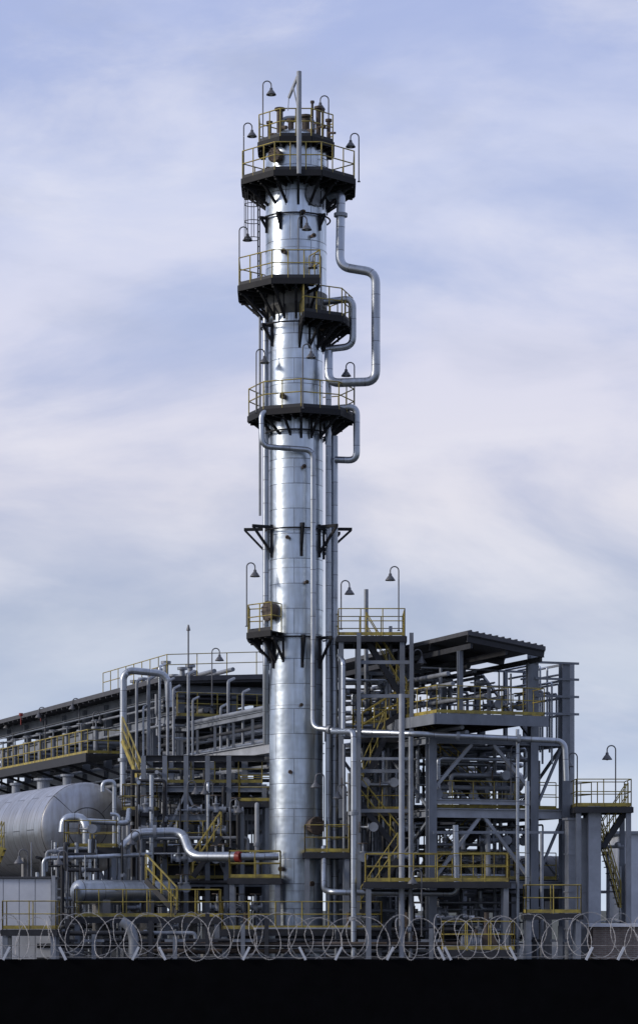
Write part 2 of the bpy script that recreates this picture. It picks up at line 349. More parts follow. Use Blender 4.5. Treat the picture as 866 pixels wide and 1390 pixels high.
m=MB(); a,b=LP(-.6,-.6,11.1),LP(-.6,W+.2,11.1); m.bar(a,b,1.2,.12); m.bar(a-V(0,0,.15),b-V(0,0,.15),.1,.3); m.build('end_gallery','dark',rack)
rail(MB(),[LP(-1.1,-.5,11.16),LP(-1.1,W+.1,11.16)],1.1,1.0,.024).build('railing','yellow',rack)
for i,(z,r,mm) in enumerate(((10.75,.07,'dull'),(10.45,.05,'dark'),(10.15,.08,'pipe'),(8.6,.06,'dull'),(8.3,.08,'dark'),(8.0,.05,'dull'),(12.0,.06,'dark'),(12.25,.07,'dull'))):
    wpipe([LP(-.9-.05*(i%3),-.7,z),LP(-.9-.05*(i%3),W+.8,z)],r,'thin pipe running across the near end face of the left rack',mm,group='thin pipes across the end of the left rack')
for k in range(9):  # finned dark boxes added to close bright gaps under the roof with shade
    s=.8+k*3.9; t=thing('dark_filler_bay','added dark bay filling in shade under the left rack roof','dark filler bay',LP(s,.4,10.),'added dark bays in the left rack')
    m=MB(); q=[LP(s,.4,10.05),LP(s+3,.4,10.05),LP(s+3,W-.4,10.05),LP(s,W-.4,10.05)]; q+=[v+V(0,0,.75) for v in q]; m.add(q,[(3,2,1,0),(4,5,6,7),(0,1,5,4),(1,2,6,5),(2,3,7,6),(3,0,4,7)])
    for j in range(7): m.bar(LP(s+.1,.36,10.12+j*.1),LP(s+2.9,.36,10.12+j*.1),.03,.04)
    m.build('fin_bank','lag_fill',t)
    for e in (.2,2.8): MB().bar(LP(s+e,.4,9.3),LP(s+e,.4,10.04),.12,.12).build('leg','dark',t)
    MB().lathe([(.9,0),(1.0,.35),(.95,.35),(.86,.02)],LP(s+1.5,W/2,10.82),seg=24).build('fan_ring','dull',t)
A0=LP(0,0,9.1); A1=V(-1.94,112,9.1)
br=thing('pipe_bridge','pale steel pipe bridge joining the left rack to the column','pipe bridge',(A1.x,A1.y,0))
for o in (0,2.2):
    MB().H(A0+nn*o,A1+nn*o,.26,.42).build('long_beam','pale',br)
    MB().H(A0+nn*o+V(0,0,1.5),A1+nn*o+V(0,0,1.5),.16,.2).build('long_beam','steel',br)
for t in (0.02,.2,.4,.6,.8,.97):
    p=A0.lerp(A1,t); MB().bar(p,p+nn*2.2,.15,.2).build('cross_beam','pale',br)
    for o in (0,2.2): MB().bar(p+nn*o+V(0,0,.2),p+nn*o+V(0,0,1.4),.12,.12).build('upright','steel',br)
for t in (.3,.72):
    p=A0.lerp(A1,t); MB().H(V(p.x,p.y,0),p-V(0,0,.24),.26,.26).build('post','steel',br)
for i in range(15):
    o=.1+(i%5)*.46; zz=9.1+(.32,.85,1.75)[i//5]+(i%2)*.12
    a=A0+nn*o; b=A1+nn*o
    wpipe([V(a.x,a.y,zz)+u*6,V(b.x,b.y,zz)],(.06,.10,.08)[i%3],'long pipe laid along the pipe bridge left of the column',('pipe','dull','dark')[i%3],group='pipes on the pipe bridge')
for i in range(6):
    o=.35+i*.85
    for z,rr in ((9.45,.14),(6.55,.14),(7.95,.1)):
        wpipe([LP(-.2-random.random(),o,z+random.random()*.1),LP(35,o,z)],rr*random.uniform(.6,1.2),'long pipe running along a tier of the left pipe rack','pipe' if i%2 else 'dull',group='pipes along the tiers of the left pipe rack')
for i in range(5):
    o=.3+i*.9
    wpipe([LP(-.2,o,11.55),LP(35,o,11.55)],random.uniform(.08,.16),'pipe tucked under the roof of the left rack','dull',group='pipes under the left rack roof')
for i,(z,r) in enumerate(((8.4,.1),(8.75,.07),(7.0,.14),(7.4,.08),(11.8,.06),(12.1,.05),(10.9,.07))):
    wpipe([LP(1,-.45,z),LP(35,-.45,z)],r,'long pipe hung on the outer face of the left rack','pipe' if i%2 else 'dull',group='pipes on the outer face of the left rack')
wk=thing('walkway','long dark walkway with yellow railing running along the left rack','walkway',LP(8,-2,0))
m=MB(); a,b=LP(6.5,-2.6,9.75),LP(36,-2.6,9.75); vs=[a,b,b+nn*2.2,a+nn*2.2]; vs+=[v+V(0,0,.08) for v in vs]; m.add(vs,[(3,2,1,0),(4,5,6,7),(0,1,5,4),(1,2,6,5),(2,3,7,6),(3,0,4,7)])
m.bar(a-V(0,0,.1),b-V(0,0,.1),.1,.42); m.build('deck','dark',wk)
for k in range(10):
    s=7+k*3.1; MB().bar(LP(s,-2.6,9.5),LP(s,0,8.6),.1,.12).build('bracket','dark',wk)
rail(MB(),[LP(6.5,-.5,9.83),LP(6.5,-2.55,9.83),LP(36,-2.55,9.83)],1.15,1.1,.028).build('railing','yellow',wk)
for k in range(9):
    s=8+k*2.6
    m=MB(); c=LP(s,-1.7,9.83)
    m.tube([c,c+V(0,0,1.3)],.13,10); m.tube([c+V(0,0,1.3),c+V(0,0,1.4)],.24,12); m.tube([c+V(0,0,1.4),c+V(0,0,1.75)],.04,6)
    m.tube([c+V(0,0,1.7)+V(.22*math.cos(R(a)),.22*math.sin(R(a)),0) for a in range(0,361,30)],.025,5,cap=False); m.tube([c+V(0,0,.6),c+nn*1.8+V(0,0,.6)],.1,10)
    m.build('valve','dull',None,'upright valve with round handwheel on the left walkway','valve','valves on the left walkway')
# ---------------------------------------------------------------- stairs
def stairs(a,b,w,label,side=V(0,1,0),col_='yellow',n=None):
    st=thing('staircase',label,'staircase',b if b.z<a.z else a)
    if a.z>b.z: a,b=b,a
    for s in (0,1):
        o=side*w*s
        MB().bar(a+o,b+o,.05,.22).build('stringer',col_,st)
        m=MB()
        for h in (1.05,.55): m.tube([a+o+V(0,0,h),b+o+V(0,0,h)],.023,6)
        for k in range(5):
            p=a.lerp(b,k/4)+o; m.tube([p,p+V(0,0,1.05)],.022,6)
        m.build('handrail','yellow',st)
    n=n or max(4,int(abs(b.z-a.z)/.24))
    for k in range(n):
        p=a.lerp(b,(k+.5)/n); d=V(b.x-a.x,b.y-a.y,0).normalized()*.13
        m=MB(); vs=[p-d,p+d,p+d+side*w,p-d+side*w]; vs+=[v+V(0,0,.035) for v in vs]
        m.add(vs,[(3,2,1,0),(4,5,6,7),(0,1,5,4),(1,2,6,5),(2,3,7,6),(3,0,4,7)]); m.build('tread','dark',st)
stairs(P(166,1005,117),P(196,1078,115),.8,'yellow staircase descending beside the left rack corner')
stairs(P(198,1195,107),P(240,1240,106),.8,'low dark staircase under the fat sloping pipe',col_='dark')
stairs(P(300,1135,111),P(262,1190,111),.8,'dark staircase between the fat sloping pipe and the column',col_='dark')
stairs(P(3,1150,107.5),P(-22,1210,107.5),.8,'steep yellow staircase at the far left before the big tank')
# ---------------------------------------------------------------- tank
def vessel(a,d,L,r,label,m='tank',saddles=3,name='storage_tank',cat='tank',zg=0,bands=True,hd=.42,bs=1.9,br=.012):
    t=thing(name,label,cat,(a.x,a.y,zg)); d=d.normalized()
    MB().lathe([(r,L*i/6) for i in range(0,7)],a,d,64).build('shell',m,t)
    head=[(r*math.cos(R(x)),-r*hd*math.sin(R(x))) for x in (0,15,30,45,60,75,89)]
    MB().lathe(head,a,d,48).build('domed_end',m,t)
    MB().lathe([(x,L-y) for x,y in head],a,d,48).build('domed_end',m,t)
    if bands:
        for i in range(int(L/bs)+1):
            p=a+d*min(L,i*bs+.02); MB().lathe([(r,0),(r+br,0),(r+br,.05),(r,.05)],p,d,48,smooth=False).build('band',m,t)
    for i in range(saddles):
        p=a+d*L*(i+.5)/saddles; s=V(-d.y,d.x,0)
        q=MB(); hw=s*r*.8; dd=d*.18
        vs=[V(p.x,p.y,zg)+hw*i_+dd*j_ for i_,j_ in ((-1,-1),(1,-1),(1,1),(-1,1))]+[V(p.x,p.y,p.z-r*.55)+hw*i_+dd*j_ for i_,j_ in ((-1,-1),(1,-1),(1,1),(-1,1))]
        q.add(vs,[(3,2,1,0),(4,5,6,7),(0,1,5,4),(1,2,6,5),(2,3,7,6),(3,0,4,7)]); q.build('saddle','conc',t)
    return t
tank=vessel(V(-10.15,116.6,5.85),u,28,2.02,'huge silver horizontal tank lying under the left walkway',hd=.16,bands=False)
nz=MB(); c=V(-10.15,116.6,5.85)-u*.3; nz.lathe([(.32,0),(.32,.35),(.45,.35),(.45,.45),(.01,.45)],c,-u,24,smooth=False); nz.build('nozzle','dull',tank)
for s,r in ((3,.2),(7,.3),(12,.2),(17,.3)):
    c=V(-10.15,116.6,7.8)+u*s; m=MB(); m.lathe([(r,-.1),(r,.45),(r*1.5,.45),(r*1.5,.55),(.01,.55)],c,seg=18,smooth=False); m.build('top_nozzle','dull',tank)
vessel(P(108,1211,107.5),V(.8,.6,0),4.2,.5,'smaller horizontal exchanger with silver domed end below the fat pipe',m='pipe',saddles=2,name='heat_exchanger',cat='heat exchanger',hd=.6)
vessel(P(225,1190,115),V(1,-.3,0),4.2,.85,'dark lagged heat exchanger close left of the column foot',m='lag_fill',saddles=2,name='heat_exchanger',cat='heat exchanger')
vessel(P(500,1262,113),V(1,.05,0),5,.6,'dull horizontal drum low behind the stair flights',m='tank',saddles=2,name='drum',cat='drum')
vessel(P(585,1200,121),V(1,.3,0),7,1.3,'large dark drum added for shade low behind the steel frame',m='lag_fill',saddles=2,name='drum',cat='drum')  # drum added to darken the see-through gaps behind the frame
vessel(P(215,1085,122),V(1,.1,0),4.4,.9,'dark drum added for shade behind the equipment frame left of the column',m='lag_fill',saddles=2,name='drum',cat='drum')  # another drum added as a dark backing for the equipment frame
for x,y0,Y,r,l in ((520,1010,119,.85,'dark upright vessel added for shade behind the stair flights'),(478,1100,118,.5,'narrow dark vessel added for shade behind the column right side'),(290,1040,121,.5,'narrow dark vessel added for shade behind the equipment frame')):  # upright vessels added so the interior behind the frames stays dark
    t=thing('filler_vessel',l,'vessel',(px_:=(x-433)*Y/F,Y,0)); zt_=CZ+(HY-y0)*Y/F
    MB().lathe([(r,.3),(r,zt_-.5),(r*.8,zt_-.2),(r*.4,zt_-.03),(.01,zt_)],V(px_,Y,0),seg=32).build('shell','lag_fill',t)
    MB().lathe([(r*1.15,0),(r*1.15,.3),(r,.3)],V(px_,Y,0),seg=32,smooth=False).build('base_ring','conc',t)
# ---------------------------------------------------------------- generic platform structure
def deckmesh(m,x0,x1,y0,y1,z,t=.07):
    m.box((x0,y0,z-t),(x1,y1,z))
    m.bar(V(x0,y0,z-.12),V(x1,y0,z-.12),.08,.24); m.bar(V(x0,y1,z-.12),V(x1,y1,z-.12),.08,.24)
    m.bar(V(x0,y0,z-.125),V(x0,y1,z-.125),.08,.22); m.bar(V(x1,y0,z-.125),V(x1,y1,z-.125),.08,.22)
    n=int((x1-x0)/.6)
    for k in range(1,n): m.bar(V(x0+(x1-x0)*k/n,y0,z-.14),V(x0+(x1-x0)*k/n,y1,z-.14),.05,.12)
def platform(x0,x1,y0,y1,z,label,legs=(),rails='fblr',zb=0,mt='dark',pmat='steel',ry='yellow',name='platform'):
    t=thing(name,label,'platform',((x0+x1)/2,(y0+y1)/2,zb))
    m=MB(); deckmesh(m,x0,x1,y0,y1,z); m.build('deck',mt,t)
    e=.05; A,B,C,D=V(x0+e,y0+e,z),V(x1-e,y0+e,z),V(x1-e,y1-e,z),V(x0+e,y1-e,z)
    for ch,p,q in (('f',A,B),('r',B,C),('b',D,C),('l',A,D)):
        if ch in rails: rail(MB(),[p,q],1.1,1.0,.022).build('railing',ry,t)
    for (lx,ly) in legs: MB().H(V(lx,ly,zb),V(lx,ly,z-.25),.2,.2).build('leg',pmat,t)
    return t
def px(p,Y): return (p-433)*Y/F
def pz(p,Y): return CZ+(HY-p)*Y/F
def plat(p0,p1,py,Y0,Y1,label,legs=1,**k):
    x0,x1,z=px(p0,Y0),px(p1,Y0),pz(py,Y0)
    lg=[(x,y) for x in (x0+.15,x1-.15) for y in (Y0+.15,Y1-.15)] if legs else []
    return platform(x0,x1,Y0,Y1,z,label,lg,**k)
plat(310,382,1192,107,109,'low platform with yellow railing at the left foot of the column')
plat(323,368,1088,112,114,'small yellow railed platform left of the column at mid height')
plat(458,551,863,107.5,110.5,'railed balcony standing right of the column level with its small left platform',legs=1,zb=6)
plat(495,692,1197,103.6,105.4,'long low walkway with yellow railing across the front of the frame')
plat(412,476,1157,107,109.4,'narrow railed landing at the manhole right of the column foot')
plat(205,312,1150,112.5,116,'broad dark platform between tank and column')
plat(86,160,1150,110,112,'small yellow railed platform before the tank end')
plat(780,858,1095,106.5,109,'railed platform reaching out at the far right of the frame')
plat(100,300,1245,106,108,'low yellow railed catwalk above the razor wire on the left')
plat(300,520,1262,104.9,106.1,'low yellow railed catwalk in front of the column foot')
plat(600,700,1290,102,103.4,'ground level yellow railed landing under the long walkway')
plat(478,560,1000,109,112,'landing between the upper stair flights right of the column')
plat(478,560,1100,109,112,'landing between the lower stair flights right of the column')
plat(2,78,1262,102.5,104,'low yellow railed step before the pale shed')
plat(712,790,1240,102.6,104,'low yellow railed catwalk at the right foot of the frame')
plat(165,215,1100,112.5,114,'tiny railed platform at the foot of the upper left staircase')
stairs(P(497,866,108),P(552,958,108),.8,'steep stair flight going down from the right balcony',col_='dark')
stairs(P(556,962,108.3),P(492,1002,108.3),.8,'short stair flight from the roofed deck to the upper landing',col_='dark')
stairs(P(522,1002,107.6),P(484,1084,107.6),.8,'dark stair flight just right of the column pipes',col_='dark')
stairs(P(484,1084,107),P(545,1160,107),.8,'stair flight crossing down to the right at mid height',col_='dark')
stairs(P(540,1166,106.5),P(490,1240,106.5),.8,'lowest dark stair flight above the razor wire',col_='dark')
stairs(P(852,1098,107),P(818,1150,107),.8,'short black stair flight under the far right platform',col_='dark')
stairs(P(815,1140,108),P(842,1232,108),.8,'long yellow stair flight at the far right edge')
# ---------------------------------------------------------------- pipework clutter
def clutter(n,x0,x1,y0,y1,z0,z1,label,group,rr=(.035,.1),mats=('pipe','dull','dull','pale')):
    for k in range(n):
        p=V(random.uniform(x0,x1),random.uniform(y0,y1),random.uniform(z0,z1)); pts=[p.copy()]
        ax=random.choice([0,2,2,1])
        for j in range(random.randint(2,4)):
            q=pts[-1].copy(); lo,hi=((x0,x1),(y0,y1),(z0,z1))[ax]; q[ax]=random.uniform(lo,hi)
            if abs(q[ax]-pts[-1][ax])>.5: pts.append(q)
            ax=random.choice([a for a in (0,1,2,2) if a!=ax])
        if len(pts)<2: continue
        r=random.uniform(*rr); th=r<.065
        wpipe(pts,r*.7 if th else r,label.replace('pipe','piping',1) if th else label,random.choice(mats),group=('thin pipes among the '+group) if th else group,fl=((0,.5),) if r>.07 else (),name='piping' if th else 'pipe')  # the thinner pipes of each tangle, named apart from the thicker
VLV=[]
def valve(loc,rz,label,group):
    if not VLV:
        t=thing('gate_valve','valve','valve',(0,0,0)); VLV.append(t)
        b=MB(); b.tube([V(-.28,0,0),V(.28,0,0)],.1,12); b.tube([V(-.3,0,0),V(-.25,0,0)],.19,14); b.tube([V(.25,0,0),V(.3,0,0)],.19,14); b.lathe([(.13,-.14),(.15,0),(.1,.16),(.15,.18),(.15,.22),(.05,.24),(.04,.55)],V(0,0,0),seg=14); b.build('valve_body','dull',t)
        w_=MB(); w_.tube([V(.2*math.cos(R(a)),.2*math.sin(R(a)),.55) for a in range(0,361,30)],.022,6,cap=False)
        for a in (0,90): w_.tube([V(-.2*math.cos(R(a)),-.2*math.sin(R(a)),.55),V(.2*math.cos(R(a)),.2*math.sin(R(a)),.55)],.015,5)
        w_.build('handwheel','rust',t); o=t
    else: o=copy_tree(VLV[0])
    o.location=loc; o.rotation_euler=(random.choice((0,0,-PI/2)),0,rz); o['label']=label; o['group']=group; o['category']='valve'
XF=Matrix(((nn.x,u.x,0,4.44),(nn.y,u.y,0,106),(0,0,1,0),(0,0,0,1))); XR=XF
fr=thing('steel_frame','tall grey steel frame with diagonal braces standing right of the column','steel frame',(3,3,0))
XS=[0,2.2,4.45,5.85]; YS=[0,5,10]
for X,ztop in ((0,9.3),(4.45,12.6),(5.85,12.3)):
    MB().H(V(X,0,0),V(X,0,ztop),.34,.32).build('post','steel',fr)
for y in YS[1:]:
    for X in XS: MB().H(V(X,y,0),V(X,y,10 if X<5 else 9.2),.26,.26).build('post','steel',fr)
MB().H(V(6.35,.4,0),V(6.35,.4,12.3),.2,.2).build('post','pale',fr)
for z in (3.3,6.15,9.05):
    for Y in YS: MB().H(V(0,Y,z),V(5.85,Y,z),.22,.34 if z==6.15 else .26).build('beam','pale' if z==6.15 else 'steel',fr)
    for X in XS: MB().H(V(X,0,z-.02),V(X,10,z-.02),.2,.26).build('beam','steel',fr)
MB().H(V(0,0,6.6),V(4.45,0,6.6),.16,.16).build('beam','pale',fr)
for z in (4.7,7.6): MB().H(V(0,5,z),V(5.85,5,z),.16,.16).build('beam','steel',fr)
for (x0,z0,x1,z1) in ((.1,7.1,1.75,8.9),(4.35,7.1,2.7,8.9),(.1,3.5,2.1,6.0),(4.35,3.5,2.3,6.0)):
    for Y in (0,5): MB().bar(V(x0,Y,z0),V(x1,Y,z1),.13,.13).build('brace','pale',fr)
for a,b in ((V(5.85,0,3.3),V(5.85,5,6.15)),(V(5.85,0,9.05),V(5.85,5,6.15)),(V(4.45,0,9.1),V(4.45,5,12.2)),(V(4.5,0,3.3),V(5.8,0,6.1)),(V(4.5,0,6.2),V(5.8,0,9.)),(V(0,0,6.2),V(0,5,9.)),(V(0,0,6.),V(0,5,3.4)),(V(0,5,6.2),V(0,10,9.)),(V(2.2,0,3.4),V(2.2,5,6.))):
    MB().bar(a,b,.1,.1).build('brace','steel',fr)
for z in (10.2,10.9,11.6,12.25):
    for (a,b) in ((V(4.45,-.2,z),V(6.4,-.2,z)),(V(6.0,0,z),V(6.0,4,z)),(V(4.45,4,z),V(6.1,4,z))): MB().bar(a,b,.08,.09).build('beam','steel',fr)
for X in (5.1,6.0): MB().H(V(X,4,9.2),V(X,4,12.3),.14,.14).build('post','steel',fr)
for k in range(12):
    x=4.65+k*.14
    wpipe([V(x,.4+.5*(k%3),8.2+(k%3)*.5),V(x,.4+.5*(k%3),12.2-(k%4)*.35),V(x,3,12.2-(k%4)*.35)],.045,'thin conduit clustered in the open cage at the top right of the frame','dull' if k%2 else 'pipe',group='thin pipes in the top right cage',name='piping')  # thin upright pipes, bent back at the top
platform(-.35,4.4,-1.3,10.5,10.0,'upper deck with yellow railing sheltered by the long flat roof',[(0,5.2),(0,9.8),(4.1,9.8)],rails='flr',zb=9.1)
MB().bar(V(-.4,-1.4,9.78),V(4.45,-1.4,9.78),.1,.42).build('deck_fascia','steel',fr)
MB().bar(V(-.42,-1.4,9.78),V(-.42,10.5,9.78),.1,.42).build('deck_fascia','steel',fr)
can=thing('canopy','long flat dark roof on posts over the upper deck','canopy',(2.3,4,10.05))
m=MB(); ca=[V(.6,-2.2,13.12),V(3.95,-2.2,12.62),V(3.95,13,12.62),V(.6,13,13.12)]
vs=[v-V(0,0,.1) for v in ca]+[v+V(0,0,.06) for v in ca]
m.add(vs,[(3,2,1,0),(4,5,6,7),(0,1,5,4),(1,2,6,5),(2,3,7,6),(3,0,4,7)])
for k in range(12):
    t=(k+.5)/12; m.bar(ca[0].lerp(ca[1],t)+V(0,0,.08),ca[3].lerp(ca[2],t)+V(0,0,.08),.08,.06)
m.build('roof','roof',can)
for y in (-2.1,1.6,5.4,9.2,12.9): MB().H(V(.62,y,12.88),V(3.93,y,12.38),.14,.24).build('rafter','dark',can)
for x,z in ((.8,12.6),(2.3,12.4),(3.8,12.18)): MB().bar(V(x,-2.1,z),V(x,12.9,z),.1,.2).build('purlin','dark',can)
for y in (-1.,4.,8.5,12.7):
    for x,z in ((.8,12.5),(3.8,12.1)): MB().H(V(x,y,10.03),V(x,y,z),.18,.18).build('post','steel',can)
MB().H(V(2.3,4.,10.03),V(2.3,4.,12.3),.18,.18).build('post','steel',can)
m=MB(); m.box((5.5,-1.1,0),(6.35,-.75,5.9)); m.box((5.42,-1.16,5.9),(6.43,-.69,5.98))
for z in (1.5,3.,4.5): m.box((5.46,-1.13,z),(6.39,-.72,z+.06))
m.build('post','pale',None,'thick pale grey steel post at the lower right corner of the frame','post')
clutter(30,0.2,5.6,.6,7,.4,3.2,'bent process pipe low inside the steel frame','tangled pipes low inside the steel frame',mats=('pipe','dull','dark','dull'))
clutter(36,0.2,5.6,.4,7,3.4,6.1,'bent process pipe on the lower tier of the steel frame','tangled pipes on the lower tier of the steel frame')
clutter(36,0.2,5.6,.4,7,6.3,9.,'bent process pipe on the middle tier of the steel frame','tangled pipes on the middle tier of the steel frame')
clutter(34,.2,4.,0,8,10.1,12.2,'bent pipe under the canopy roof','pipes under the canopy',mats=('dull','dark','pale','dull'))
for i,z in enumerate((11.6,11.2,10.6,9.5,9.3)):
    wpipe([V(.3+.2*i,-1,z),V(.3+.2*i,12,z)],.09,'straight pipe running back along the roofed deck','dull',group='straight pipes along the roofed deck')
platform(.1,5.7,.3,4.8,6.35,'yellow railed inner deck on the middle tier of the frame',[],rails='fb',zb=6.2)
platform(.1,5.7,.3,4.8,3.5,'yellow railed inner deck on the lowest tier of the frame',[],rails='fb',zb=3.3)
platform(5.9,7.4,.5,3.5,6.4,'short railed side gallery at the right flank of the frame',[(7.2,.7)],rails='fbr',zb=0)
stairs(V(.5,2,9.0),V(3.6,2,6.4),.7,'dark stair flight inside the steel frame on its middle tier',col_='dark')
stairs(V(3.9,2.4,6.1),V(1.,2.4,3.5),.7,'dark stair flight inside the steel frame on its lower tier',col_='dark')
XF=None
for k in range(30):
    valve(XR@V(random.uniform(.3,5.6),random.uniform(.3,2.2),random.choice((4.2,5.1,6.9,7.7,2.2,1.4,10.6))),random.choice((0,PI/2)),'gate valve with small rusty handwheel inside the steel frame','valves inside the steel frame')
vessel(P(628,1060,113),V(1,.38,0),2.6,.42,'small silver drum on the middle level of the steel frame',m='tank',saddles=2,name='drum',cat='drum',zg=6.3)
vessel(P(610,1165,112),V(1,.38,0),3.0,.4,'small silver drum on the lowest level of the steel frame',m='tank',saddles=2,name='drum',cat='drum',zg=3.5)
MB().H(V(px(806,107),107,0),V(px(806,107),107,6.5),.5,.36).build('post','pale',None,'thick pale grey steel post under the far right platform','post')
pipe([(735,1130,104.9),(735,1300,104.9)],.07,'thin grey pipe left of the thick pale corner post','dull')
stf=thing('stair_tower','slender steel tower holding the stair flights right of the column','stair tower',(2.4,108.5,0))
for x in (px(486,108.9),px(556,108.9)):
    for Y in (106.9,112.1): MB().H(V(x,Y,0),V(x,Y,pz(866,108.9)),.16,.16).build('post','steel',stf)
for py in (905,950,1003,1050,1103,1160,1215):
    for Y in (106.95,112.05): MB().bar(V(px(486,108.9),Y,pz(py,108.9)),V(px(556,108.9),Y,pz(py,108.9)),.1,.14).build('beam','steel',stf)
for a,b in ((1103,1003),(1215,1103),(1003,905)):
    MB().bar(V(px(486,108.9),112.1,pz(a,108.9)),V(px(556,108.9),112.1,pz(b,108.9)),.08,.08).build('brace','steel',stf)
lf=thing('equipment_frame','open steel equipment frame between the tank and the column','steel frame',(-4.5,115,0))
for X in (-7.4,-6.5,-5.6,-4.7,-3.8,-2.3):
    for Y in (113.,118.): MB().H(V(X,Y,0),V(X,Y,8.8 if X<-3 else 7.6),.2,.2).build('post','steel',lf)
for z in (3.4,5.0,6.2,7.4,8.7):
    for Y in (113.,118.): MB().H(V(-7.4,Y,z),V(-2.3,Y,z),.18,.22).build('beam','steel' if z<8 else 'dark',lf)
    for X in (-7.4,-5.6,-3.8): MB().bar(V(X,113,z),V(X,118,z),.16,.2).build('beam','steel',lf)
for a,b in ((V(-7.4,113,3.5),V(-5.6,113,7.3)),(V(-5.6,113,7.3),V(-3.8,113,3.5)),(V(-7.4,118,3.5),V(-3.8,118,7.3))): MB().bar(a,b,.1,.1).build('brace','pale',lf)
m=MB(); deckmesh(m,-7.4,-2.5,113.2,117.8,7.6); m.build('deck','dark',lf)
m=MB(); deckmesh(m,-7.4,-2.5,113.2,117.8,3.55); m.build('deck','dark',lf)
rail(MB(),[V(-7.4,113.1,7.65),V(-2.4,113.1,7.65)],1.1,1.).build('railing','yellow',lf)
rail(MB(),[V(-7.4,113.1,3.6),V(-2.4,113.1,3.6)],1.1,1.).build('railing','yellow',lf)
clutter(62,-8.5,-2.4,111.5,117,.5,8.5,'bent process pipe among the pipework between tank and column','tangled pipes left of the column',mats=('pipe','dull','dark','pale'))
clutter(44,-11.8,-7.6,108.5,111,.3,5.2,'small bent pipe in front of the tank end','small pipes before the tank',mats=('pipe','dull','dark','dull'))
clutter(50,.6,4.4,108.5,113,.4,9.5,'bent process pipe behind the stair flights','tangled pipes behind the stairs',mats=('pipe','dull','dark','dull'))
clutter(28,.4,3.4,110,115,9.5,12.,'bent process pipe behind the balcony','tangled pipes behind the balcony',mats=('pipe','dull','dark','dull'))
clutter(26,-8,-2.2,124.6,127,9.6,12.4,'bent pipe under the near end of the left rack roof','pipes in the near end of the left rack',rr=(.06,.13),mats=('dull','dark','pale'))
clutter(16,10,13,108,111,.3,5.5,'bent pipe at the far right of the plant','pipes at the far right')
clutter(22,-11,8,104.2,105.6,.1,1.7,'low bent pipe just behind the razor wire','low pipes behind the razor wire',mats=('dark','rust','dull','dark'))
for k in range(26):
    valve(V(random.uniform(-10.5,-2.6),random.uniform(108.5,112),random.choice((1.6,2.4,3.2,4.4,5.6,6.4))),random.choice((0,PI/2)),'gate valve with small rusty handwheel among the pipework left of the column','valves left of the column')
for k in range(12):
    valve(V(random.uniform(.8,4.),random.uniform(106.6,108.5),random.choice((1.6,2.6,4.4,5.6,7.4))),random.choice((0,PI/2)),'gate valve with small rusty handwheel by the stair flights','valves by the stair flights')
for i in range(2):
    z=.35+.55*i
    wpipe([V(-11,104.4+.12*i,z),V(7.5,104.4+.12*i,z)],.09,'horizontal pipe low along the ground in front of the plant','dark',group='low horizontal pipes in front of the plant')
for i,px_ in enumerate((92,128,205,238,282,330,362,500,528,585,640,690,725,760)):
    m=MB(); x=px(px_,104); m.H(V(x,104,0),V(x,104,random.uniform(1.2,2.2)),.16,.16); m.bar(V(x-.4,104,1.1),V(x+.4,104,1.1),.1,.1); m.build('support_post','steel' if i%2 else 'dark',None,'short steel pipe support just behind the razor wire','pipe support','short pipe supports behind the razor wire')
for (a,b,l) in ((P(215,1060,121),P(368,1040,114),'flat grey cable tray slung under the pipe bridge'),(P(590,1130,105.3),P(762,1130,107.),'flat cable tray crossing the frame below its middle beam'),(P(488,1030,106.6),P(560,1030,106.6),'flat cable tray crossing the stair tower')):
    m=MB(); S,T=frame(b-a)
    for s in (-.2,.2): m.bar(a+S*s,b+S*s,.03,.1)
    n=int((b-a).length/.3)
    for k in range(n): p=a.lerp(b,(k+.5)/n); m.bar(p-S*.2,p+S*.2,.03,.02)
    m.build('cable_tray','dull',None,l,'cable tray')
for i,(x,Y,l) in enumerate(((-3.2,106.3,'grey pump motor low at the left foot of the column'),(.9,106.6,'grey pump motor low at the right foot of the column'),(3.2,105.9,'grey pump motor low under the stair flights'),(6.2,103.9,'grey pump motor low under the long walkway'))):
    t=thing('pump',l,'pump',(x,Y,0))
    MB().box((x-.8,Y-.35,0),(x+.8,Y+.35,.5)).build('plinth','conc',t)
    m=MB(); m.cyl(V(x-.7,Y,.95),V(x+.1,Y,.95),.32,20)
    for k in range(10): m.lathe([(.32,0),(.37,0),(.37,.02),(.32,.02)],V(x-.65+k*.075,Y,.95),V(1,0,0),16)
    m.build('motor','dull',t); m=MB(); m.cyl(V(x+.3,Y-.15,.95),V(x+.3,Y+.2,.95),.42,20); m.tube([V(x+.3,Y,1.2),V(x+.3,Y,2.2)],.1,10); m.build('pump_casing','rust',t)
# ---------------------------------------------------------------- lamps
def make_lamp(H):
    t=thing('gooseneck_lamp','lamp','lamp',(0,0,0))
    m=MB(); r=.17; pts=[V(0,0,0),V(0,0,H-r)]+[V(r-r*math.cos(R(a)),0,H-r+r*math.sin(R(a))) for a in range(20,181,20)]+[V(2*r,0,H-r-.1)]
    m.tube(pts,.026,6); m.box((-.06,-.06,0),(.06,.06,.03)); m.build('pole','shade',t)
    z=H-r-.1; s=MB().lathe([(.03,.0),(.06,-.02),(.07,-.1),(.11,-.14),(.2,-.27),(.205,-.3),(.19,-.29),(.1,-.15),(.001,-.12)],V(2*r,0,z),seg=20).build('lamp_shade','shade',t)
    MB().lathe([(.07,-.14),(.085,-.24),(.06,-.31),(.001,-.33)],V(2*r,0,z),seg=14).build('bulb','glass',s)
    return t
LPR={}
def lamp(x,y,Y,side,H,label):
    if H not in LPR: o=LPR[H]=make_lamp(H)
    else: o=copy_tree(LPR[H])
    o.location=P(x,y,Y)-V(0,0,H); o.rotation_euler=(0,0,0 if side>0 else PI); o['label']=label; o['group']='gooseneck lamps about the plant'
